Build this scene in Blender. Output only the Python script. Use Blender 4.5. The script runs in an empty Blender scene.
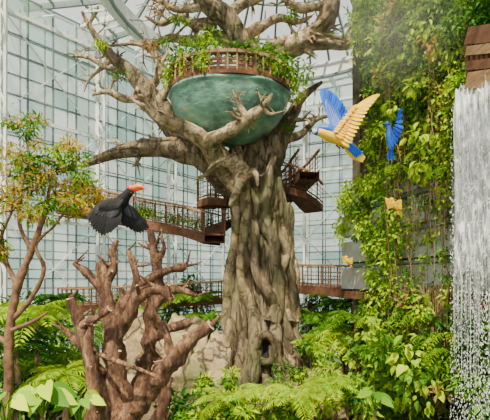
import bpy, math, random
import numpy as np
from mathutils import Vector, noise
random.seed(7); rng=np.random.default_rng(7)
EYE=7.0
def S(px,py,d):
    "surveyed elevation point: real position at distance d from the viewing deck"
    return Vector(((px-245)*.0025*d, d, EYE+(280-py)*.0025*d))

# ---------------- materials ----------------
def newmat(name):
    m=bpy.data.materials.new(name); m.use_nodes=True
    nt=m.node_tree; b=nt.nodes['Principled BSDF']; return m,nt,b
def ramp_node(nt,cols):
    r=nt.nodes.new('ShaderNodeValToRGB'); e=r.color_ramp.elements
    while len(e)<len(cols): e.new(0.5)
    for i,(p,c) in enumerate(cols):
        e[i].position=p; e[i].color=(*c,1)
    return r
def rough_mat(name,cols,scale=2.0,stretch=(1,1,1),bump=0.4,rough=.85,detail=8,bdist=.1,metal=0):
    m,nt,b=newmat(name); N=nt.nodes.new; L=nt.links.new
    tc=N('ShaderNodeTexCoord'); mp=N('ShaderNodeMapping'); mp.inputs['Scale'].default_value=stretch
    nz=N('ShaderNodeTexNoise'); nz.inputs['Scale'].default_value=scale; nz.inputs['Detail'].default_value=detail
    nz.inputs['Roughness'].default_value=.65
    L(tc.outputs['Object'],mp.inputs[0]); L(mp.outputs[0],nz.inputs['Vector'])
    r=ramp_node(nt,cols); L(nz.outputs['Fac'],r.inputs[0]); L(r.outputs[0],b.inputs['Base Color'])
    b.inputs['Roughness'].default_value=rough; b.inputs['Metallic'].default_value=metal
    bp=N('ShaderNodeBump'); bp.inputs['Strength'].default_value=bump; bp.inputs['Distance'].default_value=bdist
    L(nz.outputs['Fac'],bp.inputs['Height']); L(bp.outputs[0],b.inputs['Normal'])
    return m
def bark_mat(name,cols,scale,stretch,crack,cscale,cw=.12,bdist=.15,warp=.6,camt=.4,moss=None):
    "noise coloured bark, faint warped fissures, mossy patches"
    m,nt,b=newmat(name); N=nt.nodes.new; L=nt.links.new
    tc=N('ShaderNodeTexCoord'); mp=N('ShaderNodeMapping'); mp.inputs['Scale'].default_value=stretch
    nz=N('ShaderNodeTexNoise'); nz.inputs['Scale'].default_value=scale; nz.inputs['Detail'].default_value=10; nz.inputs['Roughness'].default_value=.72
    L(tc.outputs['Object'],mp.inputs[0]); L(mp.outputs[0],nz.inputs['Vector'])
    w=N('ShaderNodeVectorMath'); w.operation='MULTIPLY_ADD'; w.inputs[1].default_value=(warp,)*3
    L(nz.outputs['Color'],w.inputs[0]); L(mp.outputs[0],w.inputs[2])
    vo=N('ShaderNodeTexVoronoi'); vo.feature='DISTANCE_TO_EDGE'; vo.inputs['Scale'].default_value=cscale; L(w.outputs[0],vo.inputs['Vector'])
    cr=N('ShaderNodeMapRange'); cr.inputs[2].default_value=cw; cr.inputs[3].default_value=1-camt; L(vo.outputs['Distance'],cr.inputs[0])
    r=ramp_node(nt,cols); L(nz.outputs['Fac'],r.inputs[0])
    mx=N('ShaderNodeMix'); mx.data_type='RGBA'; mx.inputs[6].default_value=(*crack,1); L(cr.outputs[0],mx.inputs[0]); L(r.outputs[0],mx.inputs[7])
    col=mx.outputs[2]
    if moss:
        n2=N('ShaderNodeTexNoise'); n2.inputs['Scale'].default_value=.55; n2.inputs['Detail'].default_value=6; L(tc.outputs['Object'],n2.inputs['Vector'])
        mr=N('ShaderNodeMapRange'); mr.inputs[1].default_value=.5; mr.inputs[2].default_value=.66; mr.inputs[4].default_value=.65; L(n2.outputs['Fac'],mr.inputs[0])
        m2=N('ShaderNodeMix'); m2.data_type='RGBA'; L(mr.outputs[0],m2.inputs[0]); L(col,m2.inputs[6]); m2.inputs[7].default_value=(*moss,1); col=m2.outputs[2]
    L(col,b.inputs['Base Color']); b.inputs['Roughness'].default_value=.85
    ad=N('ShaderNodeMath'); ad.operation='ADD'; L(nz.outputs['Fac'],ad.inputs[0]); L(cr.outputs[0],ad.inputs[1])
    bp=N('ShaderNodeBump'); bp.inputs['Strength'].default_value=1; bp.inputs['Distance'].default_value=bdist
    L(ad.outputs[0],bp.inputs['Height']); L(bp.outputs[0],b.inputs['Normal'])
    return m
def leaf_mat(name,cols,trans=.35,rough=.6):
    m,nt,b=newmat(name); N=nt.nodes.new; L=nt.links.new
    g=N('ShaderNodeNewGeometry'); n=len(cols)
    r=ramp_node(nt,[(i/(n-1),c) for i,c in enumerate(cols)]); L(g.outputs['Random Per Island'],r.inputs[0])
    L(r.outputs[0],b.inputs['Base Color']); b.inputs['Roughness'].default_value=rough; b.inputs['Specular IOR Level'].default_value=.25
    t=N('ShaderNodeBsdfTranslucent'); L(r.outputs[0],t.inputs[0])
    mx=N('ShaderNodeMixShader'); mx.inputs[0].default_value=trans
    L(b.outputs[0],mx.inputs[1]); L(t.outputs[0],mx.inputs[2]); L(mx.outputs[0],nt.nodes['Material Output'].inputs[0])
    return m
def flat(name,c,rough=.5,metal=0):
    return rough_mat(name,[(.3,tuple(x*.8 for x in c)),(.7,c)],scale=6,bump=.1,rough=rough,metal=metal,detail=3)
def pane_mat(name,cols,fac):
    m,nt,b=newmat(name); N=nt.nodes.new; L=nt.links.new
    g=N('ShaderNodeNewGeometry'); n=len(cols)
    r=ramp_node(nt,[(i/(n-1),c) for i,c in enumerate(cols)]); L(g.outputs['Random Per Island'],r.inputs[0])
    L(r.outputs[0],b.inputs['Base Color']); b.inputs['Roughness'].default_value=.15
    t=N('ShaderNodeBsdfTransparent'); L(r.outputs[0],t.inputs[0])
    mx=N('ShaderNodeMixShader'); mx.inputs[0].default_value=fac
    L(b.outputs[0],mx.inputs[1]); L(t.outputs[0],mx.inputs[2]); L(mx.outputs[0],nt.nodes['Material Output'].inputs[0])
    return m
BARK=bark_mat('bark_trunk',[(.3,(.035,.022,.01)),(.43,(.17,.12,.065)),(.56,(.34,.255,.15)),(.72,(.56,.45,.3))],1.5,(1.5,1.5,.4),(.03,.018,.01),1.3,.06,.4,1.3,.4,(.10,.12,.03))
BARKL=bark_mat('bark_limb',[(.3,(.09,.05,.022)),(.45,(.36,.25,.135)),(.66,(.72,.56,.35))],2.0,(1,1,1),(.09,.05,.025),1.5,.05,.22,1.2,.3,(.17,.16,.04))
BARKD=bark_mat('bark_dead',[(.32,(.03,.012,.006)),(.47,(.16,.07,.036)),(.66,(.44,.25,.14))],4.5,(1.4,1.4,.5),(.03,.012,.008),3.5,.06,.08,1.2,.35)
CUT=rough_mat('cut_wood',[(.3,(.45,.28,.16)),(.7,(.7,.5,.32))],scale=12,bump=.3)
BARKS=rough_mat('bark_sapling',[(.3,(.07,.035,.015)),(.7,(.27,.14,.07))],scale=8,bump=.6,bdist=.03)
PATINA=rough_mat('patina',[(.3,(.03,.07,.04)),(.42,(.07,.17,.12)),(.56,(.14,.31,.23)),(.66,(.28,.36,.19)),(.76,(.42,.28,.12))],scale=1.1,stretch=(1,1,1.6),bump=.6,rough=.4,bdist=.2)
RUST=rough_mat('weathered_deck',[(.3,(.07,.025,.012)),(.7,(.2,.085,.04))],scale=3,bump=.3)
WOODL=rough_mat('brown_timber',[(.3,(.2,.1,.045)),(.7,(.42,.25,.12))],scale=3,stretch=(1,1,4),bump=.3)
STEEL=flat('white_steel',(.84,.88,.84),.4)
STEELD=flat('grey_steel',(.17,.24,.22),.4)
CONC=rough_mat('concrete_panel',[(.3,(.34,.34,.31)),(.7,(.62,.62,.58))],scale=1.3,bump=.2)
CONCD=rough_mat('wet_rock',[(.3,(.03,.028,.015)),(.7,(.15,.12,.07))],scale=1.6,bump=.8,bdist=.2)
ROCK=bark_mat('sandstone',[(.3,(.18,.12,.06)),(.5,(.46,.35,.2)),(.72,(.74,.6,.4))],1.2,(1,1,1),(.08,.055,.03),.8,.04,.3,.8,.5,(.11,.14,.03))
SOIL=rough_mat('soil_moss',[(.3,(.02,.03,.012)),(.6,(.05,.09,.02)),(.8,(.12,.1,.04))],scale=2,bump=.6)
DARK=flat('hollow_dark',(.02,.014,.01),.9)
LD=leaf_mat('leaf_dark',[(.010,.06,.004),(.03,.12,.008),(.06,.19,.012)])
LM=leaf_mat('leaf_mid',[(.05,.17,.006),(.12,.3,.01),(.23,.42,.012)])
LB=leaf_mat('leaf_bright',[(.2,.42,.005),(.38,.56,.006),(.58,.7,.01)])
LY=leaf_mat('leaf_yellow',[(.34,.34,.01),(.58,.46,.03),(.6,.28,.05),(.22,.33,.01)])
LR=leaf_mat('leaf_dry',[(.2,.12,.05),(.4,.2,.07),(.32,.28,.05)])
VINE=rough_mat('vine_root',[(.3,(.12,.07,.03)),(.7,(.4,.26,.13))],scale=8,bump=.3)
PANE=pane_mat('facade_glass',[(.36,.54,.5),(.56,.72,.67),(.78,.88,.84),(.46,.62,.58),(.68,.78,.7)],.66)
PANER=pane_mat('roof_glass',[(.9,.94,.92),(.97,.98,.97),(.78,.87,.87)],.84)

# ---------------- builder ----------------
class MB:
    def __init__(s): s.v=[];s.f=[];s.m=[];s.sm=[];s.mats=[]
    def mi(s,m):
        if m not in s.mats: s.mats.append(m)
        return s.mats.index(m)
    def add(s,vs,fs,mat,smooth=False):
        o=len(s.v); i=s.mi(mat); s.v.extend(vs)
        for f in fs:
            s.f.append(tuple(o+k for k in f)); s.m.append(i); s.sm.append(smooth)
    def build(s,name):
        me=bpy.data.meshes.new(name); me.from_pydata([tuple(v) for v in s.v],[],s.f)
        for m in s.mats: me.materials.append(m)
        me.polygons.foreach_set('material_index',s.m); me.polygons.foreach_set('use_smooth',s.sm)
        me.update(); ob=bpy.data.objects.new(name,me); bpy.context.scene.collection.objects.link(ob); return ob
def smooth_path(pts,rad,step):
    P=[Vector(p) for p in pts]; out=[];ro=[]
    for i in range(len(P)-1):
        p0=P[max(i-1,0)];p1=P[i];p2=P[i+1];p3=P[min(i+2,len(P)-1)]
        n=max(2,int((p2-p1).length/step))
        for k in range(n):
            t=k/n
            out.append(.5*((2*p1)+(p2-p0)*t+(2*p0-5*p1+4*p2-p3)*t*t+(3*p1-p0-3*p2+p3)*t**3))
            ro.append(rad[i]*(1-t)+rad[i+1]*t)
    out.append(P[-1]);ro.append(rad[-1]); return out,ro
def tube(mb,pts,rad,mat,segs=12,step=None,knob=.15,nf=1.5,cap=None,smooth=True,lobes=0):
    if step is None: step=max(.05,max(rad)*.5)
    P,R=smooth_path(pts,rad,step)
    t=(P[1]-P[0]).normalized(); u=t.orthogonal().normalized(); vs=[];fs=[]
    for i,p in enumerate(P):
        tn=(P[min(i+1,len(P)-1)]-P[max(i-1,0)]).normalized()
        u=(u-tn*u.dot(tn)).normalized(); w=tn.cross(u)
        for k in range(segs):
            a=2*math.pi*k/segs; d=u*math.cos(a)+w*math.sin(a)
            q=p+d*R[i]; r=R[i]
            if knob: r*=1+knob*noise.noise(q*nf)*1.6
            if lobes: r*=1+.09*math.sin(lobes*a+i*.12)
            vs.append(p+d*r)
    n=len(P)
    for i in range(n-1):
        for k in range(segs):
            a=i*segs+k;b=i*segs+(k+1)%segs
            fs.append((a,b,b+segs,a+segs))
    mb.add(vs,fs,mat,smooth)
    e=[vs[(n-1)*segs+k] for k in range(segs)]
    mb.add(e,[tuple(range(segs))],cap or mat)
def beam(mb,p,q,w,mat,h=None):
    h=h or w; p=Vector(p);q=Vector(q);t=(q-p)
    if t.length<1e-5:return
    t.normalize(); u=t.cross(Vector((0,0,1)))
    if u.length<.01: u=Vector((1,0,0))
    u.normalize(); v=u.cross(t)
    vs=[c+u*a*w/2+v*b*h/2 for c in(p,q) for a,b in((-1,-1),(1,-1),(1,1),(-1,1))]
    mb.add(vs,[(0,1,5,4),(1,2,6,5),(2,3,7,6),(3,0,4,7),(0,3,2,1),(4,5,6,7)],mat)
T_S=(np.array([(0,0,0),(.4,.5,.1),(1,0,-.1),(.4,-.5,.1)]),[(0,1,2),(0,2,3)])
T_B=(np.array([(0,0,0),(.22,.42,.08),(.6,.42,.03),(1,0,-.22),(.6,-.42,.03),(.22,-.42,.08),(.25,0,0),(.62,0,-.05)]),
     [(0,1,6),(1,2,7,6),(2,3,7),(0,6,5),(6,7,4,5),(7,3,4)])
T_T=(np.array([(0,0,0),(-.2,.18,.03),(-.12,.42,.05),(.2,.5,.06),(.6,.34,.0),(1,0,-.2),(.6,-.34,.0),(.2,-.5,.06),(-.12,-.42,.05),(-.2,-.18,.03),(.3,0,-.02),(.65,0,-.07)]),
     [(0,1,2,10),(2,3,10),(3,4,11,10),(4,5,11),(0,10,8,9),(10,7,8),(10,11,6,7),(11,5,6)])
def leaves(mb,P,D,Nn,L,W,mat,T=T_S,smooth=False):
    P=np.asarray(P,float);D=np.asarray(D,float);Nn=np.asarray(Nn,float)
    D=D/np.linalg.norm(D,axis=1,keepdims=True)
    V=np.cross(Nn,D);V/=np.linalg.norm(V,axis=1,keepdims=True)+1e-9;U=np.cross(D,V)
    L=np.broadcast_to(L,(len(P),));W=np.broadcast_to(W,(len(P),))
    t,f=T
    X=P[:,None,:]+D[:,None,:]*(t[None,:,0]*L[:,None])[...,None]+V[:,None,:]*(t[None,:,1]*W[:,None])[...,None]+U[:,None,:]*(t[None,:,2]*L[:,None])[...,None]
    k=len(t); fs=[tuple(i*k+j for j in ff) for i in range(len(P)) for ff in f]
    mb.add(X.reshape(-1,3).tolist(),fs,mat,smooth)
def blob(mb,c,r,n,mat,size=.2,asp=.5,T=T_S,droop=.5,twigs=0,tw=VINE):
    c=np.array(c); r=np.array(r if hasattr(r,'__len__') else (r,r,r))
    d=rng.normal(size=(n,3)); d/=np.linalg.norm(d,axis=1,keepdims=True)
    rr=rng.random(n)**.45
    P=c+d*rr[:,None]*r
    D=d+rng.normal(size=(n,3))*.6; D[:,2]-=droop
    Nn=rng.normal(size=(n,3))*.5+np.array([0,-.3,1])+d*.3
    L=size*(.6+.8*rng.random(n)); leaves(mb,P,D,Nn,L,L*asp,mat,T)
    for i in range(twigs):
        k=rng.integers(n); p0=c+np.array([0,0,-r[2]*.6]); p1=P[k]
        tube(mb,[p0,(p0+p1)/2+rng.normal(size=3)*.1*r,p1],[.03,.02,.01],tw,segs=5,step=.2,knob=0)
def frond(mb,base,dr,length,droop,n,mat,ll,lw=None,stem=None):
    base=np.array(base,float);dr=np.array(dr,float);dr/=np.linalg.norm(dr)
    ts=np.linspace(0,1,n); pts=[base+dr*length*t+np.array([0,0,-1])*droop*length*t*t for t in ts]
    tube(mb,[Vector(p) for p in pts[::max(1,n//6)]],[.025*length*(1-i/ (len(pts[::max(1,n//6)])+.5)) *.6 for i in range(len(pts[::max(1,n//6)]))],stem or mat,segs=5,step=.3,knob=0)
    P=[];D=[];Nn=[];L=[]
    for i in range(1,n):
        tn=pts[i]-pts[i-1];tn/=np.linalg.norm(tn); sd=np.cross(tn,[0,0,1]);sd/=np.linalg.norm(sd)+1e-9;up=np.cross(sd,tn)
        for s in(-1,1):
            P.append(pts[i]);D.append(sd*s+tn*.55-np.array([0,0,.25])+rng.normal(size=3)*.06);Nn.append(up+rng.normal(size=3)*.15)
            L.append(ll*(math.sin(math.pi*(.12+.85*ts[i]))**.6))
    L=np.array(L); leaves(mb,P,D,Nn,L,lw or ll*.14,mat)
def palm(mb,c,n,length,mat,ll,droop=.5,tilt=.8,k=18):
    for i in range(n):
        a=2*math.pi*(i+random.random()*.6)/n; e=random.uniform(.3,1.2)*tilt
        frond(mb,c,(math.cos(a),math.sin(a),e),length*random.uniform(.8,1.1),droop*random.uniform(.7,1.2),k,mat,ll)

# ---------------- hall: floor, glass walls, roof ----------------
def gz(x,y):
    t=min(1,max(0,(y-7.5)/8)); t=t*t*(3-2*t)
    return 3.6*(1-t)+.3*t+.25*noise.noise(Vector((x*.4,y*.4,0)))
mb=MB(); nx,ny=70,60; vs=[];fs=[]
for j in range(ny):
    for i in range(nx):
        x=-24+48*i/(nx-1);y=-4+40*j/(ny-1); vs.append((x,y,gz(x,y)))
for j in range(ny-1):
    for i in range(nx-1):
        a=j*nx+i; fs.append((a,a+1,a+nx+1,a+nx))
mb.add(vs,fs,SOIL,True); mb.build('floor')

ROOFZ=21.2
def glass_wall(name,a,b,z0,z1,dx=1.25,dz=1.0):
    mb=MB(); a=Vector((*a,0));b=Vector((*b,0)); n=max(1,round((b-a).length/dx)); m=round((z1-z0)/dz)
    nrm=(b-a).normalized().cross(Vector((0,0,1)))
    for i in range(n+1):
        p=a.lerp(b,i/n); big=i%4==0
        beam(mb,p+Vector((0,0,z0)),p+Vector((0,0,z1)),.2 if big else .08,STEEL if big else STEELD)
        q=p-nrm*1.1
        beam(mb,q+Vector((0,0,z0)),q+Vector((0,0,z1)),.06,STEELD)
        if big:
            q=p+nrm*.8
            beam(mb,q+Vector((0,0,z0)),q+Vector((0,0,z1)),.13,STEEL)
            for k in range(0,m,2):
                za=z0+(z1-z0)*k/m; zb=z0+(z1-z0)*min(k+2,m)/m
                beam(mb,p+Vector((0,0,za)),q+Vector((0,0,(za+zb)/2)),.06,STEEL); beam(mb,q+Vector((0,0,(za+zb)/2)),p+Vector((0,0,zb)),.06,STEEL)
    for k in range(m+1):
        z=z0+(z1-z0)*k/m; v=Vector((0,0,z))
        beam(mb,a+v,b+v,.16 if k%5==0 else .07,STEEL if k%5==0 else STEELD)
        v2=Vector((0,0,z+.5)); beam(mb,a-nrm*1.1+v2,b-nrm*1.1+v2,.06,STEELD)
    for i in range(0,n-3,4):
        for k in range(0,m-4,5):
            za=z0+(z1-z0)*k/m; zb=z0+(z1-z0)*(k+5)/m
            p=a.lerp(b,i/n)+nrm*.1;q=a.lerp(b,(i+4)/n)+nrm*.1
            beam(mb,p+Vector((0,0,za)),q+Vector((0,0,zb)),.06,STEEL); beam(mb,p+Vector((0,0,zb)),q+Vector((0,0,za)),.06,STEEL)
    for i in range(n):
        p=a.lerp(b,i/n);q=a.lerp(b,(i+1)/n)
        for k in range(m):
            za=z0+(z1-z0)*k/m; zb=z0+(z1-z0)*(k+1)/m
            mb.add([(p.x,p.y,za),(q.x,q.y,za),(q.x,q.y,zb),(p.x,p.y,zb)],[(0,1,2,3)],PANE)
    mb.build(name)
glass_wall('wall_left',(-22,8.5),(0,32),0,ROOFZ)
glass_wall('wall_back',(0,32),(15,26),0,ROOFZ)
glass_wall('wall_far_right',(15,26),(17,10),0,ROOFZ)

mb=MB(); C=Vector((2,19,0)); NR=44; RR=[9,10.4,12,13.7,15.6,17.6,19.8,22,24.4,26.8]
def inside(p):
    if (p.x+22)*.73-(p.y-8.5)*.683<-.3: return False
    if p.y>32-.4*p.x+.3: return False
    return p.y>-2 and p.x<17
def rp(r,a,z=ROOFZ): return Vector((C.x+r*math.cos(a),C.y+r*math.sin(a),z))
for i in range(NR):
    a0=2*math.pi*i/NR;a1=2*math.pi*(i+1)/NR
    for k in range(len(RR)-1):
        p,q,r,s=rp(RR[k],a0),rp(RR[k],a1),rp(RR[k+1],a1),rp(RR[k+1],a0)
        if inside((p+q+r+s)/4):
            mb.add([p,q,r,s],[(0,1,2,3)],PANER); beam(mb,p,s,.12,STEELD if i%2 else STEEL,.3); beam(mb,p,q,.07,STEELD,.15)
            if k%2==0: beam(mb,p-Vector((0,0,.5)),s-Vector((0,0,.5)),.07,STEEL); beam(mb,p,s-Vector((0,0,.5)),.05,STEEL)
    D=[(9,0),(7.8,1.3),(6.2,2.5),(4.4,3.4),(2.4,4),(.8,4.3)]
    for k in range(5):
        p,q=rp(D[k][0],a0,ROOFZ+.6+D[k][1]),rp(D[k][0],a1,ROOFZ+.6+D[k][1])
        s,r=rp(D[k+1][0],a0,ROOFZ+.6+D[k+1][1]),rp(D[k+1][0],a1,ROOFZ+.6+D[k+1][1])
        mb.add([p,q,r,s],[(0,1,2,3)],PANER); beam(mb,p,s,.12,STEELD,.2); beam(mb,p,q,.09,STEELD)
    p,q=rp(9,a0,ROOFZ+.1),rp(9,a1,ROOFZ+.1); beam(mb,p,q,.5,STEEL,.9)
    p,q=rp(8.6,a0,ROOFZ-.5),rp(8.6,a1,ROOFZ-.5); beam(mb,p,q,.15,STEELD,.15)
mb.build('ceiling')

# ---------------- right wall: terraces with panels ----------------
def wy(px): return 10.4/((px-245)*.0025+.3)
mb=MB()
A=Vector((8.9,5,0));B=Vector((5,18,0)); wn=(B-A).normalized(); out=Vector((-wn.y,wn.x,0))
if out.x>0: out=-out
def wallq(s0,s1,z0,z1,off,mat):
    p=A+wn*s0+out*off;q=A+wn*s1+out*off
    beam(mb,p+Vector((0,0,(z0+z1)/2)),q+Vector((0,0,(z0+z1)/2)),.3,mat,z1-z0)
LN=(B-A).length
wallq(0,LN,0,21,-.4,CONCD)
z=6.6
for k in range(4):
    s=.3
    while s<LN-.5:
        wallq(s,s+2.3,z,z+.95,0,CONC); s+=2.4
    wallq(0,LN,z+.98,z+1.12,.12,STEELD)
    z+=1.2
wallq(0,LN,6.2,6.5,.5,RUST); wallq(0,LN,14.2,14.5,.2,CONCD)
beam(mb,B+Vector((0,0,10.5)),B+Vector((6,5,10.5)),.4,CONCD,21)
mb.build('wall_right')

# ---------------- great tree ----------------
mb=MB()
TC=[(-1,.95,4.2),(0.6,.95,3.1),(1.6,.95,2.55),(2.8,.95,2.1),(4.2,.9,1.72),(6,.85,1.44),(8.5,.75,1.34),(11,.65,1.3),(12.8,.5,1.25),(14,.3,1.1),(15.2,.2,1.0),(16.5,.3,.85),(18.2,.4,.7)]
def tc(z):
    for i in range(len(TC)-1):
        if z<=TC[i+1][0] or i==len(TC)-2:
            t=(z-TC[i][0])/(TC[i+1][0]-TC[i][0]); t=min(1,max(0,t))
            return TC[i][1]*(1-t)+TC[i+1][1]*t, TC[i][2]*(1-t)+TC[i+1][2]*t
def tr(z,a):
    cx,r=tc(z)
    f=1+.08*math.sin(5*a+.5*z)+.06*math.sin(9*a-.7*z+1)+.03*math.sin(17*a+.9*z)
    f+=.14*noise.noise(Vector((math.cos(a)*2,math.sin(a)*2,z*.35)))+.07*noise.noise(Vector((math.cos(a)*6,math.sin(a)*6,z*1.2)))
    f+=max(0,(3-z))*.06*math.sin(6*a+.4)
    return cx,r*f
SG=120; nz_=150; vs=[];fs=[]
for j in range(nz_):
    z=-1+19.2*j/(nz_-1)
    for k in range(SG):
        a=2*math.pi*k/SG; cx,r=tr(z,a); vs.append((cx+r*math.cos(a),20+r*math.sin(a),z))
for j in range(nz_-1):
    for k in range(SG):
        a=j*SG+k;b=j*SG+(k+1)%SG; fs.append((a,b,b+SG,a+SG))
mb.add(vs,fs,BARK,True)
for s in range(56):
    a=2*math.pi*s/56+random.uniform(-.1,.1); z0=random.choice([-.5,-.5,-.5,2,5]);z1=random.uniform(8,14)
    w=random.uniform(-.11,.11); rad=random.choice([.05,.08,.11,.16,.22,.3]); pts=[];rs=[]
    n=16; ph=random.random()*6; am=random.uniform(.1,.34)
    for i in range(n):
        z=z0+(z1-z0)*i/(n-1); aa=a+w*(z-z0)+am*math.sin(z*random.uniform(.75,.85)+ph)
        cx,r=tr(z,aa); r+=rad*.6; pts.append(Vector((cx+r*math.cos(aa),20+r*math.sin(aa),z))); rs.append(rad*(1.35-.8*i/(n-1)))
    tube(mb,pts,rs,BARK if s%4 else BARKL,segs=9,step=.2,knob=.25,nf=1.2)
for s in range(13):
    a=2*math.pi*s/13+random.uniform(-.15,.15); pts=[];rs=[]
    for i,(r,z) in enumerate([(1.5,4.2),(2.1,2.6),(3.0,1.3),(4.2,.6),(5.4,.15)]):
        aa=a+.06*i*random.uniform(-1,1); pts.append(Vector((.9+r*math.cos(aa),20+r*math.sin(aa),z))); rs.append([.3,.42,.4,.3,.12][i])
    tube(mb,pts,rs,BARK,segs=10,knob=.25,step=.25)
cx=.9;cy=17.45;cz=4.0; ring=[Vector((cx+.42*math.cos(t),cy-.05+.06*math.sin(2*t),cz+.6*math.sin(t))) for t in np.linspace(0,2*math.pi,15)]
tube(mb,ring,[.17]*15,BARK,segs=8,knob=.3,nf=3,step=.15)
for dx in(-.45,.45): tube(mb,[(cx+dx*1.2,18.6,cz+1.6),(cx+dx,cy+.2,cz+.2),(cx+dx*1.3,cy-.1,cz-1.2),(cx+dx*2.2,cy-.8,cz-2.8)],[.3,.3,.32,.3],BARK,segs=10,knob=.25,step=.2)
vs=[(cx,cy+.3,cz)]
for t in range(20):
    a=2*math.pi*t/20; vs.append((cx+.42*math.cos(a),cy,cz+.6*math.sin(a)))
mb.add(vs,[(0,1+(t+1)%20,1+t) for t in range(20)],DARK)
def limb(pts,dep,mat=BARKL,segs=14,knob=.26):
    P=[];R=[]
    for (x,y,r,*dd) in pts:
        d=dep+(dd[0] if dd else 0); P.append(S(x,y,d)); R.append(r*.0025*d)
    tube(mb,P,R,mat,segs=segs,knob=knob,nf=1.3,lobes=3 if R[0]>.4 else 0)
    if R[0]>.38:
        for q in range(4):
            ph=q*1.6+random.random(); PP=[];RR_=[]
            for i,(p,r) in enumerate(zip(P,R)):
                t=(P[min(i+1,len(P)-1)]-P[max(i-1,0)]).normalized(); u=t.cross(Vector((0,1,0))).normalized(); w=t.cross(u)
                PP.append(p+(u*math.cos(ph+i*.5)+w*math.sin(ph+i*.5))*r*.85); RR_.append(r*.32)
            tube(mb,PP,RR_,mat,segs=8,knob=.3,nf=2)
def twigs(pts,dep,n,ln=1.2,mat=BARKL):
    for _ in range(n):
        i=random.randrange(len(pts)-1); t=random.random(); a=pts[i];b=pts[i+1]
        x=a[0]*(1-t)+b[0]*t;y=a[1]*(1-t)+b[1]*t; d=dep+((a[3] if len(a)>3 else 0)*(1-t)+(b[3] if len(b)>3 else 0)*t)
        p=S(x,y,d); r=(a[2]*(1-t)+b[2]*t)*.0025*d*.42
        dr=Vector((random.uniform(-1,1),random.uniform(-.6,.6),random.uniform(-.35,1))).normalized()
        q=p+dr*ln*random.uniform(.5,1.2); m=(p+q)/2+Vector((random.uniform(-.2,.2),0,random.uniform(-.2,.2)))*ln
        tube(mb,[p,m,q],[r,r*.65,.02],mat,segs=6,knob=.2,step=.15)
        for _k in range(2):
            dr2=(dr+Vector((random.uniform(-.9,.9),random.uniform(-.3,.3),random.uniform(-.6,.9)))).normalized(); e=m+dr2*ln*random.uniform(.35,.6)
            tube(mb,[m,(m+e)/2+Vector((0,0,.08)),e],[r*.5,r*.35,.015],mat,segs=5,knob=.2,step=.15)
LL=[
 ([(250,205,17),(232,178,17,-.3),(208,160,14,-.6),(182,150,11,-.8),(150,148,8,-.8),(118,152,5.5,-.6),(88,163,3,-.4),(78,166,1,-.4)],20,9,1.3),
 ([(208,162,13,-.6),(186,140,12,-.6),(166,117,10,-.4),(148,92,8.5,0),(130,72,6.5,.3),(112,57,4.5,.5),(98,40,3.2,.5),(82,12,1.3,.5)],20,16,1.5),
 ([(150,95,6,0),(128,100,4,0),(108,92,3,0),(92,95,1,0)],20,6,1.0),
 ([(148,92,5,0),(160,72,4,.4),(152,52,3,.6),(135,44,2,.6),(112,46,.8,.6)],20,9,1.0),
 ([(166,117,6,-.4),(158,104,5,-.6),(168,86,3.5,-.4),(162,66,2,-.2),(168,52,.8,-.2)],20,6,1.0),
 ([(130,72,4,.3),(108,68,3,.3),(88,58,2,.3),(70,56,.8,.3)],20,7,.9),
 ([(98,40,2.4,.5),(90,24,1.8,.6),(98,8,1.4,.6),(90,-8,.8,.6)],20,5,.9),
 ([(112,57,3,.5),(104,66,2.4,.5),(90,78,1.5,.5),(84,92,.6,.5)],20,4,.8),
 ([(238,182,12,-1.1),(218,158,10,-1.8),(205,140,8.5,-2.4),(182,127,7,-2.8),(160,120,5,-2.9),(146,108,3,-3),(133,100,1,-3)],20,6,.8),
 ([(205,142,8,-2.4),(226,132,6.5,-3.2),(246,120,5.5,-3.6),(262,108,4,-3.6),(272,94,1.3,-3.6)],20,6,.8),
 ([(246,120,4,-3.6),(240,106,2.8,-3.6),(232,90,1,-3.6)],20,3,.5),
 ([(262,108,3,-3.6),(270,114,2,-3.6),(282,112,1,-3.6)],20,2,.5),
 ([(238,185,11,-1.3),(240,168,7,-2.2),(222,162,5,-2.4),(202,178,1,-2.4)],20,2,.7),
 ([(236,185,8,-1.6),(242,178,6,-2.4),(236,192,4.5,-2.8),(230,206,1.5,-3)],20,3,.6),
 ([(240,180,6,-2.2),(254,172,4,-2.6),(258,186,1.2,-2.6)],20,2,.5),
 ([(262,190,14,-.3),(272,160,12,0),(278,140,10,.3),(292,115,6,.6),(303,96,4,.8),(322,82,1.5,.8)],20,9,1.2),
 ([(278,140,6,.3),(300,135,4,.5),(316,120,2.5,.5),(330,116,.8,.5)],20,5,.8),
 ([(245,120,14,.2),(252,90,13,.2),(254,62,12,.4),(240,40,10,.3),(226,18,9,0),(205,2,8,-.3),(190,-20,7,-.5)],20,10,1.5),
 ([(254,72,12,.4),(272,54,11,.2),(300,44,8.5,0),(325,41,7,0),(347,44,5,0),(368,38,2.5,0),(385,40,1,0)],20,13,1.5),
 ([(290,48,9,.1),(312,37,9,0),(326,20,8.5,-.2),(330,2,8,-.4),(338,-22,7,-.5)],20,9,1.5),
 ([(240,42,8,.3),(215,38,6,.8),(192,42,5,1.2),(170,38,3.5,1.4),(150,45,2,1.4),(130,40,.8,1.4)],20,13,1.2),
 ([(215,22,6,.3),(196,24,5,.6),(178,18,3.5,.8),(160,24,2.2,.8),(145,16,1,.8)],20,9,1.2),
 ([(226,18,6,0),(240,5,5,.3),(262,-4,4,.5),(280,-15,3,.5)],20,8,1.2),
 ([(240,40,6,.3),(262,26,5,.2),(280,18,4,.2),(298,22,2.5,.2),(312,16,1,.2)],20,8,1.0),
 ([(205,4,5,-.3),(180,10,3.5,0),(160,2,2,0),(140,-5,1,0)],20,9,1.2),
 ([(330,4,5,-.4),(300,8,4,0),(285,0,2.5,0),(270,-12,2,0)],20,8,1.1),
 ([(347,44,4,0),(352,25,3,0),(360,5,2,0)],20,6,.9)]
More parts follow.
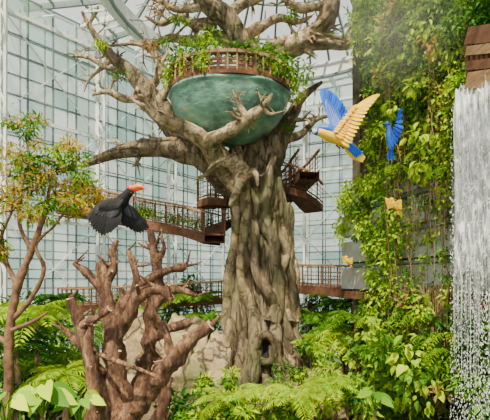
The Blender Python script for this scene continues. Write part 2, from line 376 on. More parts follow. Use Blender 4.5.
for pts,dep,nt_,ln in LL:
    limb(pts,dep,BARK if pts[0][2]>=13 else BARKL); twigs(pts[1:],dep,nt_,ln)
mb.build('giant_rainforest_tree')

# ---------------- bowl-shaped treehouse lookout ----------------
mb=MB(); bc=Vector((-.72,18.5,15.15)); YS=.66; RS=.945
def ringp(r,z,a,sx=1): return Vector((bc.x+RS*r*math.cos(a)*sx,bc.y+YS*r*math.sin(a),z))
SG=64; prof=[(0.05,-1.9),(.7,-1.85),(1.35,-1.66),(1.95,-1.3),(2.4,-.88),(2.7,-.42),(2.85,0),(2.88,.25),(2.96,.28),(2.96,.4),(2.75,.4),(2.7,0),(.1,-.05)]
vs=[];fs=[]
for r,z in prof:
    for k in range(SG):
        a=2*math.pi*k/SG; rr=r*(1+.04*noise.noise(Vector((math.cos(a)*2,math.sin(a)*2,z)))); vs.append(ringp(rr,bc.z+z,a))
for j in range(len(prof)-1):
    for k in range(SG):
        a=j*SG+k;b=j*SG+(k+1)%SG; fs.append((a,b,b+SG,a+SG))
mb.add(vs,fs,PATINA,True)
n=44
for k in range(n):
    a0=2*math.pi*k/n;a1=2*math.pi*(k+1)/n
    for zz,w,h in((.5,.22,.16),(1.35,.24,.13)):
        beam(mb,ringp(2.85,bc.z+zz,a0),ringp(2.85,bc.z+zz,a1),w,WOODL if zz>1 else RUST,h)
    for zz in(.7,.88,1.06): beam(mb,ringp(2.85,bc.z+zz,a0),ringp(2.85,bc.z+zz,a1),.03,RUST,.12)
    beam(mb,ringp(2.92,bc.z+.5,a0),ringp(2.92,bc.z+1.35,a0),.07 if k%4 else .13,WOODL if k%4 else RUST)
mb.build('treehouse_bowl')
mb=MB()
for k in range(40):
    a=2*math.pi*k/40; c=ringp(2.6,bc.z+1.4+random.uniform(-.1,.35),a); blob(mb,c,(.5,.35,.4),70,random.choice([LM,LB,LM,LD]),.2,.5)
for k in range(14):
    a=-math.pi/2+random.uniform(-1.5,1.5); c=ringp(3.05,bc.z+1.0,a); blob(mb,c,(.25,.15,.45),45,random.choice([LM,LB]),.16,.5,droop=1)
for k in range(12):
    a=math.radians(random.uniform(-180,180)); frond(mb,ringp(2.4,bc.z+1.2,a),(math.cos(a),math.sin(a)*.5,.9),1.1,.6,12,LB,.3)
for x,y in((272,72),(287,84),(296,92),(264,62),(303,72),(290,70)): blob(mb,S(x,y,19.4),(.55,.5,.5),90,random.choice([LM,LB]),.25,.4)
for x,y,r in((120,72,.6),(150,45,.5),(165,42,.6),(190,40,.7),(205,36,.5),(275,44,.7),(330,35,.5),(300,38,.6),(345,38,.4),(235,30,.4),(100,44,.35),(180,120,.35),(212,30,.5),(160,10,.5),(290,15,.5),(285,128,.4),(248,38,.6),(180,20,.5),(312,28,.5)):
    blob(mb,S(x,y,20),(r,.4,r*.5),100,random.choice([LM,LB,LR,LM]),.18,.4,droop=1.2)
mb.build('epiphyte_plants')

# ---------------- walkways ----------------
def walkway(name,path,width,rh=1.1,mat=RUST,deckmat=RUST,thick=.35,mesh=True):
    mb=MB(); P,_=smooth_path(path,[1]*len(path),.55)
    L=[];R=[]
    for i,p in enumerate(P):
        t=P[min(i+1,len(P)-1)]-P[max(i-1,0)]; t.z=0; t.normalize(); s=Vector((-t.y,t.x,0))
        L.append(p+s*width/2);R.append(p-s*width/2)
    Z=Vector((0,0,1))
    for i in range(len(P)-1):
        vs=[L[i],R[i],R[i+1],L[i+1]]+[v-Z*thick for v in(L[i],R[i],R[i+1],L[i+1])]
        mb.add(vs,[(0,1,2,3),(7,6,5,4),(0,3,7,4),(1,5,6,2)],deckmat)
        for E in(L,R):
            beam(mb,E[i]+Z*rh,E[i+1]+Z*rh,.09,WOODL); beam(mb,E[i]+Z*.1,E[i+1]+Z*.1,.05,mat)
            for h in(.3,.5,.7,.9): beam(mb,E[i]+Z*h*rh,E[i+1]+Z*h*rh,.02,mat)
            beam(mb,E[i],E[i]+Z*rh,.06,mat)
            m=(E[i]+E[i+1])/2; beam(mb,m,m+Z*rh,.025,mat)
    return mb.build(name)
walkway('suspended_bridge',[S(60,203,20.3),S(100,212,21.5),S(150,222,21.5),S(190,229,20.8),S(212,236,20)],1.3,thick=.45)
hx=[]
for i in range(11):
    a=math.radians(205-i*19); hx.append(Vector((.65+2.3*math.cos(a),20+2.3*math.sin(a),9.1+i*.3)))
walkway('spiral_walkway',hx+[Vector((3.1,19.2,12.2))],1.0)
walkway('spiral_walkway',[Vector((-2.0,20.6,11.0)),Vector((-1.6,19.2,10.9)),Vector((-.7,20.9,11.1))],.9)
walkway('suspended_bridge',[S(266,183,21.6),S(285,185,20.8),S(300,194,20.5),S(314,206,21.5)],1.1)
walkway('suspended_bridge',[S(60,306,20.5),S(120,303,22),S(180,300,22.5),S(232,297,22)],1.4,rh=.9)
walkway('suspended_bridge',[S(285,284,23),S(320,286,21.5),S(350,288,20),S(366,290,18.8)],1.6,thick=.45)
mb=MB()
for x,d in((110,21.8),(150,22.2),(195,22.4),(310,22),(345,20.3)):
    p=S(x,302,d); beam(mb,(p.x,p.y,0),(p.x,p.y,p.z),.22,RUST)
mb.build('walkway_posts')

# ---------------- boulders ----------------
def boulder(name,c,r,seed):
    import bmesh
    bm=bmesh.new(); bmesh.ops.create_icosphere(bm,subdivisions=4,radius=1)
    for v in bm.verts:
        n=v.co.normalized(); k=1+.35*noise.noise(n*1.3+Vector((seed,0,0)))+.14*noise.noise(n*3.5+Vector((seed,2,0)))+.06*noise.noise(n*9)
        q=Vector((round(n.x*2.2)/2.2,round(n.y*2.2)/2.2,round(n.z*2.2)/2.2)); v.co=(n*.65+q*.35)*k
        v.co=Vector((v.co.x*r[0],v.co.y*r[1],v.co.z*r[2]))+c
    me=bpy.data.meshes.new(name);bm.to_mesh(me);bm.free();me.materials.append(ROCK)
    for p in me.polygons:p.use_smooth=True
    ob=bpy.data.objects.new(name,me);bpy.context.scene.collection.objects.link(ob)
for i,(x,y,d,r) in enumerate([(165,372,17,(1.6,1.2,2.0)),(200,385,16.5,(1.4,1.1,1.4)),(135,352,18,(1.3,1.2,2.0)),(186,350,18.5,(1.1,1,1.7)),(150,405,15,(1.4,1,1.2)),(218,362,18.0,(.6,.8,1.3)),(75,400,15,(1.6,1.1,1.5)),(320,395,18,(1.4,1,1.4))]):
    boulder('boulder',S(x,y,d),r,i*3.1)

# ---------------- dead branch snag (foreground) ----------------
mb=MB(); DD=8.0
def dl(pts,cap=CUT,tw=0,k=.84):
    P=[];R=[]
    for (x,y,r,*dd) in pts:
        d=DD+(dd[0] if dd else 0);P.append(S(x,y,d));R.append(k*r*.0025*d)
    tube(mb,P,R,BARKD,segs=12,knob=.38,nf=5,cap=cap)
    for _ in range(tw):
        i=random.randrange(1,len(P)); p=P[i];dr=Vector((random.uniform(-1,1),random.uniform(-.6,.2),random.uniform(0,1))).normalized()
        l=random.uniform(.7,1.8)
        tube(mb,[p,p+dr*.12*l,p+dr*.25*l+Vector((0,0,.03))],[R[i]*.55,R[i]*.35,R[i]*.18],BARKD,segs=7,knob=.2,nf=6,cap=CUT)
dl([(120,510,19),(120,440,16),(119,400,14),(114,365,13),(112,330,11),(107,300,9),(104,280,7.5),(102,262,6)],tw=6)
dl([(116,398,11),(98,374,10),(86,345,8,-.2),(78,318,7,-.3),(70,298,5,-.4)],tw=5)
dl([(122,425,13,-.1),(148,392,12,-.4),(172,362,11,-.7),(190,342,9,-.8),(211,325,6,-.9)],tw=5)
dl([(128,420,10,.3),(142,375,9,.5),(150,340,8,.5),(152,305,8,.4),(158,275,7,.3),(154,250,5,.2),(150,230,3.5,.2)],tw=7)
dl([(113,345,8,0),(128,318,8,-.2),(140,296,7,-.3),(160,290,6,-.4),(172,300,4.5,-.5)],tw=5)
dl([(112,325,7,0),(128,298,7,.1),(150,278,6,.2),(170,270,5,.2),(186,266,4,.2)],tw=4)
dl([(154,305,6,.4),(168,292,5,.3),(182,290,4,.2),(196,296,3,.2)],tw=3)
dl([(108,300,6,0),(96,282,5,-.1),(86,272,4.5,-.2),(74,263,3.0,-.2)],tw=3)
dl([(128,300,5,.1),(136,282,4.5,.1),(134,266,4,.1),(128,250,3,.1)],tw=3)
dl([(104,285,5,0),(113,268,5,0),(112,252,4,0),(118,240,3,0)],tw=3)
dl([(80,325,6,-.3),(96,318,5,-.4),(110,308,4,-.5)],tw=2)
dl([(150,340,6,.5),(166,330,5.5,.5),(180,326,5,.5),(192,320,4,.5)],tw=2)
dl([(86,345,6,-.2),(74,338,5,-.2),(64,330,4,-.2)],tw=2)
dl([(172,362,7,-.7),(168,340,6,-.7),(160,322,5,-.7)],tw=2)
dl([(156,262,4,.2),(164,248,3,.2),(160,236,2,.2)],tw=1)
dl([(86,350,3,-.2),(120,362,2.6,-.9),(156,376,2.2,-1)])
dl([(92,470,11,-.6),(90,420,10,-.6),(94,385,8,-.6),(88,350,6,-.6),(92,325,4,-.6)],tw=4)
dl([(156,500,11,.4),(158,430,8,.4),(165,395,7,.4),(160,360,6,.4)],tw=4)
mb.build('dead_branch_snag')

# ---------------- left sapling with yellowish leaves ----------------
mb=MB()
def sl(pts,d0,m=BARKS):
    tube(mb,[S(x,y,d0+(dd[0] if dd else 0)) for x,y,r,*dd in pts],[.6*r*.0025*d0 for x,y,r,*dd in pts],m,segs=9,knob=.2,nf=4)
sl([(5,500,10),(8,400,8),(10,330,7),(18,285,7),(32,250,5.5),(44,215,4),(50,185,2),(52,160,1)],9)
sl([(18,285,5),(6,262,4),(2,235,3),(12,210,2),(14,180,1)],9)
sl([(12,320,5),(30,300,4),(44,270,3.5),(36,245,3),(55,225,2),(72,200,1)],9)
sl([(32,250,4),(20,225,3),(22,190,2),(30,155,1)],9)
sl([(44,215,3),(60,200,2),(78,188,1.5),(95,180,.6)],9)
sl([(10,345,5),(-10,330,4),(-30,300,3)],9)
sl([(12,330,4,-.3),(32,322,3,-.3),(48,312,1.5,-.3)],9)
for (x,y,r) in [(10,150,.5),(32,148,.5),(55,152,.5),(72,165,.45),(88,178,.4),(14,180,.5),(40,182,.5),(62,192,.45),(80,200,.4),(98,192,.3),(5,205,.4),(28,210,.35),(55,212,.35),(-12,170,.6),(68,145,.35),(45,132,.3),(20,130,.3),(92,205,.3),(0,230,.3),(38,165,.5),(75,185,.4),(22,195,.4),(48,200,.4),(2,250,.25),(30,172,.4),(65,175,.4)]:
    for kk in range(3):
        o=Vector((random.uniform(-.3,.3),random.uniform(-.3,.3),random.uniform(-.2,.2)))
        blob(mb,S(x,y,9+random.uniform(-.5,.5))+o,(r*.6,r*.5,r*.35),46,random.choice([LY,LY,LM,LD,LB]),.14,.32,twigs=2,tw=BARKS)
mb.build('sapling_tree')

# ---------------- right hanging garden ----------------
mb=MB()
def foliage_px(x0,x1,y0,y1,n,mats,r=.5,size=.2,asp=.5,per=55,off=.7,T=T_S,droop=.8,jit=.5):
    for _ in range(n):
        x=random.uniform(x0,x1);y=random.uniform(y0,y1); d=wy(min(x,520))-off+random.uniform(-jit,jit)
        blob(mb,S(x,y,d),(r,r*.6,r*random.uniform(.8,1.8)),per,random.choice(mats),size*random.uniform(.8,1.3),asp,T,droop)
foliage_px(368,462,-10,95,110,[LM,LB,LM,LD,LD],.42,.16,off=.8,per=75)
foliage_px(352,385,-10,60,22,[LM,LB,LB],.38,.16,off=.6)
foliage_px(372,440,0,170,26,[LB,LB,LY],.3,.22,off=1.5,T=T_B,asp=.5,per=26)
foliage_px(368,420,60,175,60,[LM,LD,LM,LB],.4,.16)
foliage_px(415,455,80,172,44,[LD,LM,LB,LB],.36,.16)
foliage_px(362,400,165,250,26,[LB,LM,LB],.4,.18,off=1)
foliage_px(340,372,182,240,28,[LB,LB,LM],.33,.18,off=.9)
foliage_px(366,396,245,330,36,[LM,LB,LB],.38,.17)
foliage_px(400,450,175,290,24,[LM,LB],.2,.13,per=36)
foliage_px(365,450,295,420,70,[LD,LM,LB,LR,LM],.42,.18,off=1.2)
foliage_px(455,500,310,430,40,[LD,LM],.36,.18,off=.9)
foliage_px(458,500,78,96,14,[LM,LB,LM],.22,.16,off=.8)
foliage_px(455,495,-10,30,14,[LM,LD],.35,.2,off=.5)
foliage_px(350,430,325,400,24,[LB,LM],.5,.3,asp=.6,T=T_B,off=2,per=34)
for _ in range(34):
    x=random.uniform(365,450);y=random.choice([random.uniform(0,170),random.uniform(300,400),random.uniform(340,410)]); c=S(x,y,wy(x)-1.3)
    for q in range(7):
        a=random.uniform(math.pi,2*math.pi); frond(mb,c,(math.cos(a),math.sin(a)*.6,.4),.9,.9,12,random.choice([LB,LM]),.22)
mb.build('living_wall_foliage')
mb=MB()
for i in range(125):
    x=random.choice([random.uniform(372,452),random.uniform(415,450),random.uniform(380,400)]); d=wy(x)-random.uniform(.2,1.5)
    y0=random.uniform(-20,190); y1=y0+random.uniform(60,180)
    p=S(x,y0,d); q=S(x,min(y1,330),d); n=5
    pts=[p.lerp(q,k/n)+Vector((random.uniform(-.09,.09),random.uniform(-.07,.07),0)) for k in range(n+1)]
    r=random.uniform(.006,.018)
    tube(mb,pts,[r]*(n+1),VINE,segs=5,knob=0,step=.5)
    if random.random()<.7:
        m=int(12+random.random()*30); tt=rng.random(m)[:,None]; P=np.array(p)*(1-tt)+np.array(q)*tt+rng.normal(size=(m,3))*.06
        D=rng.normal(size=(m,3));D[:,2]-=.8; leaves(mb,P,D,rng.normal(size=(m,3))+np.array([0,-1,.6]),.13,.08,random.choice([LM,LB,LD,LY]))
for i in range(110):
    x=random.uniform(398,452); d=wy(x)-random.uniform(.9,1.2); p=S(x,288+random.uniform(-6,6),d); q=S(x,random.uniform(340,425),d)
    tube(mb,[p,p.lerp(q,.5)+Vector((random.uniform(-.05,.05),0,0)),q],[.015]*3,VINE,segs=4,knob=0,step=.6)
mb.build('hanging_vines')

mb=MB()
for k in range(4):
    p=S(468,36+k*15,10.6);q=S(502,32+k*15,9.4); beam(mb,p,q,.12,WOODL if k%2 else RUST,.22 if k%3 else .4)
for k in range(7):
    p=S(468+k*5,34,10.6-k*.17);q=S(468+k*5,82,10.6-k*.17); beam(mb,p,q,.08,RUST)
mb.build('timber_balcony')

# ---------------- waterfall ----------------
def water_mat(name,lo,hi,sc):
    m,nt,b=newmat(name);N=nt.nodes.new;L=nt.links.new
    tc=N('ShaderNodeTexCoord');mp=N('ShaderNodeMapping');mp.inputs['Scale'].default_value=sc
    nz=N('ShaderNodeTexNoise');nz.inputs['Scale'].default_value=1;nz.inputs['Detail'].default_value=10;nz.inputs['Roughness'].default_value=.8
    L(tc.outputs['Object'],mp.inputs[0]);L(mp.outputs[0],nz.inputs['Vector'])
    r=ramp_node(nt,[(lo,(0,0,0)),(hi,(1,1,1))]);L(nz.outputs['Fac'],r.inputs[0])
    b.inputs['Base Color'].default_value=(.97,.98,1,1);b.inputs['Roughness'].default_value=.4
    tl=N('ShaderNodeBsdfTranslucent');tl.inputs[0].default_value=(.97,.98,1,1);m1=N('ShaderNodeMixShader');m1.inputs[0].default_value=.35
    L(b.outputs[0],m1.inputs[1]);L(tl.outputs[0],m1.inputs[2])
    t=N('ShaderNodeBsdfTransparent');mx=N('ShaderNodeMixShader')
    L(r.outputs[0],mx.inputs[0]);L(t.outputs[0],mx.inputs[1]);L(m1.outputs[0],mx.inputs[2]);L(mx.outputs[0],nt.nodes['Material Output'].inputs[0])
    return m
WATER=water_mat('falling_water',.43,.52,(6,6,2.0)); FOAM=flat('water_drops',(.96,.98,.99),.2)
WROCK=rough_mat('pale_cascade_rock',[(.3,(.22,.21,.18)),(.5,(.48,.46,.41)),(.7,(.7,.68,.62))],scale=2.5,bump=.9,bdist=.2,rough=.5)
mb=MB()
n=30;m=40;vs=[];fs=[]   # stepped rock behind the fall
for j in range(m):
    for i in range(n):
        x=452+50*i/(n-1); zt=S(x,112-(x-456)*.6,wy(x)).z; zb=S(x,275,wy(x)).z; z=zt*(1-j/(m-1))+zb*j/(m-1)
        d=wy(x)-.55-.25*(1-((z*1.3)%1))+.4*noise.noise(Vector((i*.25,z*1.1,4))); vs.append((S(x,200,d).x,d,z))
for j in range(m-1):
    for i in range(n-1):
        a=j*n+i;fs.append((a,a+1,a+n+1,a+n))
mb.add(vs,fs,WROCK,True); mb.build('cascade_rock')
mb=MB()
for layer in range(3):
    n=40;vs=[];fs=[];m=40
    for j in range(m):
        for i in range(n):
            x=455+ 44*i/(n-1); d=wy(x)-1.0-layer*.22+.22*noise.noise(Vector((i*.35,j*.3,layer*7)))+.1*noise.noise(Vector((i*1.2,j*.2,layer*3)))
            d-= .35*math.sin(min(1,j/8)*math.pi/2)
            zt=S(x,112-(x-456)*.6+6*noise.noise(Vector((i*.5,layer,0))),wy(x)).z; zb=S(x,272+26*noise.noise(Vector((i*.7,layer*5,3))),wy(x)).z
            p=S(x,200,d); vs.append((p.x,d,zt*(1-j/(m-1))+zb*(j/(m-1))))
    for j in range(m-1):
        for i in range(n-1):
            a=j*n+i;fs.append((a,a+1,a+n+1,a+n))
    mb.add(vs,fs,WATER,True)
for i in range(200):
    x=random.uniform(454,500); y0=random.uniform(95,250); y1=y0+random.uniform(15,60) if random.random()<.75 else random.uniform(300,420)
    d=wy(x)-random.uniform(1.3,1.8); p=S(x,y0,d);q=S(x+random.uniform(-.6,.6),y1,d); r=random.uniform(.005,.016)
    if y1>300: r*=.5
    tube(mb,[p,p.lerp(q,.5)+Vector((random.uniform(-.02,.02),0,0)),q],[r*.5,r,r*.4],FOAM,segs=5,knob=.4,nf=6,step=.2)
N_=3600;P=[]
for i in range(N_):
    x=450+rng.random()*48; y=100+rng.random()**.7*320; d=wy(x)-1.3-rng.random()*.8; P.append(S(x,y,d))
leaves(mb,P,np.tile([0,0,-1.],(N_,1)),rng.normal(size=(N_,3))+[0,-2,0],.02+.06*rng.random(N_),.015+.02*rng.random(N_),FOAM)
mb.build('waterfall')

# drifting mist: scatter volume added for the warm light haze beside the living wall
m=bpy.data.materials.new('haze');m.use_nodes=True;nt=m.node_tree;nt.nodes.remove(nt.nodes['Principled BSDF'])
tc=nt.nodes.new('ShaderNodeTexCoord');ln=nt.nodes.new('ShaderNodeVectorMath');ln.operation='LENGTH'
nt.links.new(tc.outputs['Object'],ln.inputs[0])
mr=nt.nodes.new('ShaderNodeMapRange');mr.inputs[1].default_value=1.0;mr.inputs[2].default_value=0.15;mr.inputs[3].default_value=0;mr.inputs[4].default_value=.16;nt.links.new(ln.outputs['Value'],mr.inputs[0])
nz=nt.nodes.new('ShaderNodeTexNoise');nz.inputs['Scale'].default_value=2.2;nt.links.new(tc.outputs['Object'],nz.inputs['Vector'])
mm=nt.nodes.new('ShaderNodeMath');mm.operation='MULTIPLY';nt.links.new(mr.outputs[0],mm.inputs[0]);nt.links.new(nz.outputs['Fac'],mm.inputs[1])
vsn=nt.nodes.new('ShaderNodeVolumeScatter');vsn.inputs['Color'].default_value=(1,.99,.96,1);nt.links.new(mm.outputs[0],vsn.inputs['Density'])
nt.links.new(vsn.outputs[0],nt.nodes['Material Output'].inputs['Volume'])
bpy.ops.mesh.primitive_ico_sphere_add(subdivisions=3,radius=1,location=S(392,28,11.5));o=bpy.context.object;o.name='haze_volume';o.scale=(2.3,1.8,2.0);o.rotation_euler=(0,.5,0);o.data.materials.append(m)

# ---------------- undergrowth ----------------
mb=MB()
for x,y,d,r in [(205,390,13,.6),(225,382,14,.6),(215,408,12,.7),(245,398,13,.6),(265,408,12,.7),(290,372,14.5,.6),(310,350,15,.55),(285,388,13.5,.7),(310,385,13.5,.8),(330,370,14,.8),(322,355,15,.6),(335,400,12.5,.8),(300,408,12,.8),(345,385,13,.7),(195,408,12,.5),(238,415,11,.5),(360,405,11.5,.7)]:
    for kk in range(4):
        o=Vector((random.uniform(-.6,.6)*r,random.uniform(-.5,.5)*r,random.uniform(-.5,.5)*r))
        blob(mb,S(x,y,d)+o,(r*.5,r*.5,r*.32),85,random.choice([LB,LB,LM,LB,LD]),.19,.36,twigs=3)
    p=S(x,y,d); g=gz(p.x,p.y); tube(mb,[(p.x,p.y,g),(p.x+.1,p.y,(g+p.z)/2),tuple(p)],[.06,.05,.02],VINE,segs=6,knob=0,step=.5)
for x,y,d in [(262,392,11.5),(295,398,11),(225,400,11.5),(330,385,11.5)]:
    palm(mb,S(x,y,d),11,1.1,LB,.3,droop=.6)
mb.build('bright_shrubs')
mb=MB()
for x,y,d,r in [(315,312,23,1.1),(335,318,22,1.1),(350,332,20,1),(320,335,21,1),(305,325,23,1),(200,300,24,1),(180,315,23,.9),(205,318,22,.9),(165,290,25,.6),(190,285,24,.7),(210,330,21,.6),(355,305,19,.8),(340,345,19,.9),(318,300,24,.8),
    (60,330,16,1),(40,345,15,1),(15,350,14,1),(70,360,14,1),(30,375,12,.9),(60,385,12,.9),(-5,330,13,1),(85,340,18,1),(50,310,18,.9),(20,312,16,1),(130,330,20,.8),(110,320,20,.8),(180,408,13,.6),(70,405,11,.7),(10,400,10,.7),(240,345,23,.6),(385,350,13,.7),(125,300,22,.6),(170,312,22,.7),(200,335,21,.6)]:
    blob(mb,S(x,y,d),(r,r*.7,r*.75),230,random.choice([LD,LM,LM,LD]),.27,.4)
for x,y,d,l,m in [(318,318,20,2.2,LM),(340,305,20,2,LD),(345,335,18,1.8,LB),(330,330,19,1.8,LM),(195,300,22,2.2,LM),(205,318,20.5,1.5,LM),(25,330,12,1.8,LM),(50,360,12,1.7,LM),(5,372,11,1.5,LM),(72,332,16,1.7,LM),(175,298,22.5,1.7,LM),(315,345,18,1.5,LB),(120,310,19,1.6,LM),(355,318,17,1.6,LM),(60,300,17,1.6,LD),(35,312,11,1.6,LB),(62,375,10,1.2,LB),(15,345,10,1.3,LD)]:
    palm(mb,S(x,y,d),12,l,m,l*.28,droop=.6)
    p=S(x,y,d); tube(mb,[(p.x,p.y,gz(p.x,p.y)-.2),(p.x+.1,p.y,(p.z+gz(p.x,p.y))/2),tuple(p)],[.1,.08,.06],VINE,segs=7,knob=.1)
mb.build('understory_palms')
mb=MB()
for i in range(20):
    x=random.uniform(80,200); t=(x-92)/108; blob(mb,S(x,203+18*t,21),(.6,.35,.35),60,random.choice([LM,LB,LY]),.2,.4,droop=.9)
mb.build('bridge_planting')
mb=MB()
for cx,cy,d,n,l in[(42,396,6,11,.42),(80,406,6.3,7,.28),(6,406,5.6,8,.34),(375,388,9.5,6,.36)]:
    base=S(cx,cy+22,d)
    for i in range(n):
        a=2*math.pi*(i+random.random()*.5)/n; top=base+Vector((math.cos(a)*.2,math.sin(a)*.18,.28+random.random()*.25))
        tube(mb,[base,(base+top)/2+Vector((0,0,.06)),top],[.012,.01,.007],LM,segs=5,knob=0,step=.1)
        dr=np.array([[math.cos(a),math.sin(a)*.8-.3,-.35]]); leaves(mb,[np.array(top)],dr,[[0,-1.1,.8]],l*.85,l*.6,random.choice([LM,LM,LB]),T_T,True)
    tube(mb,[(base.x,base.y,gz(base.x,base.y)-.1),tuple(base)],[.05,.03],VINE,segs=6,knob=0,step=.4)
mb.build('taro_plant')

# ---------------- birds ----------------
def fmat(name,c1,c2):
    m=leaf_mat(name,[c1,c2],trans=.08,rough=.65); return m
BL=fmat('feather_blue',(.0,.03,.34),(.0,.12,.62)); YE=fmat('feather_yellow',(.78,.44,.0),(.9,.6,.01)); OR=fmat('feather_orange',(.66,.3,.0),(.78,.4,.0))
BK=fmat('feather_black',(.003,.003,.004),(.012,.012,.015)); GN=flat('feather_green',(.03,.3,.05)); WH=flat('feather_white',(.85,.85,.82)); BEAKB=flat('beak_black',(.02,.02,.02),.25)
BEAKO=flat('beak_orange',(.9,.2,.0),.3); RED=flat('beak_red',(.75,.03,.0),.3);GRY=fmat('feather_grey',(.02,.02,.022),(.06,.06,.065)); YB=flat('feather_breast',(.85,.5,.0)); BB=flat('feather_back_blue',(.0,.09,.5))
T_F=(np.array([(0,-.12,0),(0,.12,0),(.3,.42,.01),(.3,-.42,.01),(.7,.5,0),(.7,-.5,0),(.92,.3,-.02),(.92,-.3,-.02),(1,0,-.03),(.3,0,.03),(.7,0,.03)]),
 [(0,9,3),(0,1,9),(1,2,9),(2,4,10,9),(9,10,5,3),(4,6,10),(6,8,10),(8,7,10),(7,5,10)])
def lerpoly(P,t):
    n=len(P)-1;i=min(int(t*n),n-1);f=t*n-i; return tuple(P[i][k]*(1-f)+P[i+1][k]*f for k in range(len(P[0])))
def fan(mb,bases,tips,n,d,w,mat,off=0.):
    for i in range(n):
        t=i/(n-1); b=lerpoly(bases,t);q=lerpoly(tips,t)
        B_=S(b[0],b[1],d+b[2]+off+.004*i);Q=S(q[0],q[1],d+q[2]+off+.004*i); D_=Q-B_
        leaves(mb,[B_],[D_],[[.1,-1,.15]],D_.length,w,mat,T_F)
def body(mb,pts,d,mat,segs=14):
    tube(mb,[S(x,y,d+z) for x,y,z,r in pts],[r*.0025*d for x,y,z,r in pts],mat,segs=segs,knob=0,step=.01)
def ball(mb,c,r,mat,sc=(1,1,1)):
    vs=[];fs=[]
    for j in range(9):
        for k in range(12):
            th=math.pi*j/8;a=2*math.pi*k/12; vs.append((c[0]+r*sc[0]*math.sin(th)*math.cos(a),c[1]+r*sc[1]*math.sin(th)*math.sin(a),c[2]+r*sc[2]*math.cos(th)))
    for j in range(8):
        for k in range(12):
            a=j*12+k;b=j*12+(k+1)%12;fs.append((a,b,b+12,a+12))
    mb.add(vs,fs,mat,True)
def macaw(name,d,ox=0,oy=0):
    mb=MB(); f=lambda L:[(x+ox,y+oy,*r) for x,y,*r in L]
    body(mb,f([(318,132,0,3.6),(323,133,0,4.8),(330,136,0,5.6),(338,140,.01,5.0),(345,145,.02,3.2),(350,148,.03,1.5)]),d,YB)
    body(mb,f([(319,128.5,.0,3.2),(327,129.5,-.01,4.8),(336,134,-.0,4.8),(345,141,.02,2.4)]),d,BB)
    h=S(317+ox,131+oy,d); ball(mb,h,.066,BB,(1.1,.8,1)); ball(mb,h+Vector((-.03,-.008,-.006)),.048,WH,(1,.98,.85)); ball(mb,h+Vector((-.025,0,.035)),.045,GN,(1.1,.9,.7))
    ball(mb,h+Vector((-.035,-.05,.008)),.009,BEAKB)
    tube(mb,[h+Vector((-.06,0,.012)),h+Vector((-.092,0,.006)),h+Vector((-.105,0,-.02)),h+Vector((-.1,0,-.045))],[.03,.024,.014,.003],BEAKB,segs=10,knob=0,step=.01)
    tube(mb,[h+Vector((-.055,0,-.025)),h+Vector((-.078,0,-.04))],[.018,.006],BEAKB,segs=8,knob=0,step=.01)
    fan(mb,f([(338,133,.06),(331,124,.08),(327,112,.1),(325,108,.1)]),f([(349,112,.2),(343,101,.22),(336,93,.24),(328,88,.25),(321,88,.25)]),14,d,.08,BL)
    fan(mb,f([(337,134,.05),(330,126,.07),(327,114,.09)]),f([(343,118,.12),(337,108,.14),(327,98,.16)]),11,d,.065,BB,-.02)
    fan(mb,f([(337,136,-.05),(344,124,-.08),(352,110,-.12),(355,107,-.12)]),f([(349,146,-.12),(356,134,-.2),(363,120,-.26),(370,107,-.3),(380,94,-.3)]),15,d,.078,YE)
    fan(mb,f([(335,134,-.06),(342,122,-.09),(351,110,-.13)]),f([(344,138,-.1),(352,126,-.14),(364,107,-.2)]),11,d,.06,OR,-.02)
    fan(mb,f([(333,131,-.06),(340,121,-.09),(350,109,-.13)]),f([(339,131,-.08),(346,121,-.12),(358,105,-.17)]),9,d,.045,YE,-.035)
    fan(mb,f([(344,142,.02),(343,145,.02)]),f([(366,158,.05),(363,163,.05),(352,158,.05)]),8,d,.055,YE)
    fan(mb,f([(344,140,.0),(342,142,.0)]),f([(364,154,.03),(358,158,.03)]),4,d,.05,BL,-.01)
    for dx in(0,4): tube(mb,[S(336+dx+ox,145+oy,d),S(340+dx+ox,149+oy,d)],[.012,.008],BEAKB,segs=6,knob=0,step=.02)
    return mb.build(name)
macaw('macaw',6.0)
mb=MB(); d=9.5
body(mb,[(392,150,0,1.2),(390,144,0,2.6),(389,137,0,3.2),(389,130,0,2.6),(388,126,0,2.2)],d,BB)
h=S(387,124,d);ball(mb,h,.06,BB);tube(mb,[h+Vector((-.05,0,0)),h+Vector((-.09,0,-.01)),h+Vector((-.09,0,-.04))],[.03,.02,.004],BEAKB,segs=8,knob=0,step=.02)
fan(mb,[(389,138,-.05),(393,128,-.07),(397,118,-.08)],[(391,150,-.1),(398,142,-.1),(404,128,-.12),(402,108,-.12)],10,d,.09,BL)
fan(mb,[(391,146,0),(392,148,0)],[(388,160,.02),(393,161,.02)],4,d,.06,BL)
mb.build('macaw')
mb=MB(); d=6.0
body(mb,[(131,190,0,4.2),(127,195,0,4.6),(122,201,.02,6.5),(117,208,.04,6.5),(112,216,.06,4),(108,222,.08,1.5)],d,BK)
h=S(131,189,d);ball(mb,h,.068,RED,(1.05,.85,.95));ball(mb,h+Vector((-.01,-.01,-.055)),.05,YB,(1,1,.7)); ball(mb,h+Vector((.02,-.055,.01)),.018,WH);ball(mb,h+Vector((.024,-.068,.01)),.01,BEAKB)
tube(mb,[h+Vector((.03,0,.01)),h+Vector((.10,-.01,.03)),h+Vector((.17,-.02,.025)),h+Vector((.215,-.02,-.01))],[.046,.042,.03,.006],BEAKO,segs=12,knob=0,step=.02)
tube(mb,[h+Vector((.03,0,-.025)),h+Vector((.11,-.01,-.01)),h+Vector((.18,-.02,-.01))],[.025,.022,.006],RED,segs=10,knob=0,step=.02)
fan(mb,[(121,206,-.05),(115,201,-.07),(107,200,-.1),(103,201,-.1)],[(117,226,-.1),(110,233,-.15),(101,236,-.2),(93,230,-.25),(87,219,-.28)],13,d,.085,BK)
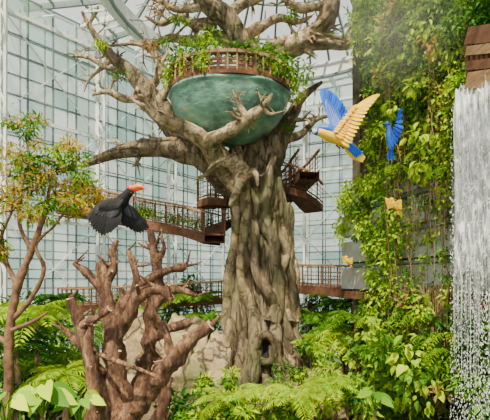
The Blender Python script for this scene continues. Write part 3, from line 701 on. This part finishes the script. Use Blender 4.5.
fan(mb,[(121,202,-.06),(114,199,-.08),(105,200,-.11)],[(114,216,-.1),(105,220,-.13),(95,214,-.2)],9,d,.07,GRY,-.02)
fan(mb,[(123,199,-.06),(114,197,-.08),(104,200,-.11)],[(116,208,-.1),(106,210,-.13),(98,207,-.2)],8,d,.055,BK,-.035)
fan(mb,[(121,205,.06),(126,203,.08),(131,206,.1)],[(124,226,.12),(134,232,.18),(142,234,.2),(149,229,.2)],9,d,.08,BK)
fan(mb,[(122,203,.05),(127,202,.07),(131,206,.09)],[(128,216,.1),(135,219,.15),(140,218,.17)],6,d,.06,GRY,-.02)
fan(mb,[(113,213,.04),(111,215,.04)],[(104,236,.08),(99,232,.08)],5,d,.05,BK,.03)
mb.build('toucan')
def small_bird(x,y,d,s=1):
    mb=MB(); body(mb,[(x+5*s,y+5*s,0,.8*s),(x+2*s,y+2*s,0,2.6*s),(x,y-1*s,0,3*s),(x-1*s,y-4*s,0,2.2*s)],d,YB)
    h=S(x-1.5*s,y-5*s,d); r=.0065*d*s; ball(mb,h,r,YB); tube(mb,[h+Vector((-r*.8,0,0)),h+Vector((-r*1.8,0,-r*.4))],[r*.4,.002],BEAKB,segs=6,knob=0,step=.02)
    fan(mb,[(x,y-2*s,-.05),(x+2*s,y,-.05)],[(x-8*s,y-7*s,-.15),(x-6*s,y+3*s,-.1)],6,d,.07*s,YE)
    fan(mb,[(x+1*s,y-2*s,.0),(x+3*s,y,.0)],[(x+9*s,y-5*s,-.1),(x+9*s,y+4*s,-.1)],6,d,.07*s,YE)
    fan(mb,[(x+3*s,y+3*s,0),(x+4*s,y+2*s,0)],[(x+6*s,y+10*s,0),(x+9*s,y+9*s,0)],4,d,.05*s,OR)
    mb.build('yellow_parakeet')
small_bird(393,205,10,1)
small_bird(347,261,17,.7)

# ---------------- light ----------------
w=bpy.data.worlds.new('sky');bpy.context.scene.world=w;w.use_nodes=True;nt=w.node_tree
sk=nt.nodes.new('ShaderNodeTexSky');sk.sky_type='HOSEK_WILKIE';sk.turbidity=4;sk.sun_direction=(-.2,-.5,.8);sk.ground_albedo=.5
mix=nt.nodes.new('ShaderNodeMix');mix.data_type='RGBA';mix.inputs[0].default_value=.85
nt.links.new(sk.outputs[0],mix.inputs[6]);mix.inputs[7].default_value=(1,.98,.9,1)
bg=nt.nodes['Background'];nt.links.new(mix.outputs[2],bg.inputs[0]);bg.inputs[1].default_value=1.7
sun=bpy.data.lights.new('sun','SUN');sun.energy=14;sun.angle=math.radians(2);sun.color=(1,.87,.64)
so=bpy.data.objects.new('sun',sun);bpy.context.scene.collection.objects.link(so)
so.rotation_euler=Vector((.12,.5,-.85)).to_track_quat('-Z','Y').to_euler()
cam=bpy.data.cameras.new('camera');co=bpy.data.objects.new('camera',cam);bpy.context.scene.collection.objects.link(co)
co.location=(0,0,EYE);co.rotation_euler=(math.pi/2,0,0);cam.sensor_width=36;cam.lens=36/1.225;cam.shift_y=70/490;cam.clip_end=300
bpy.context.scene.camera=co
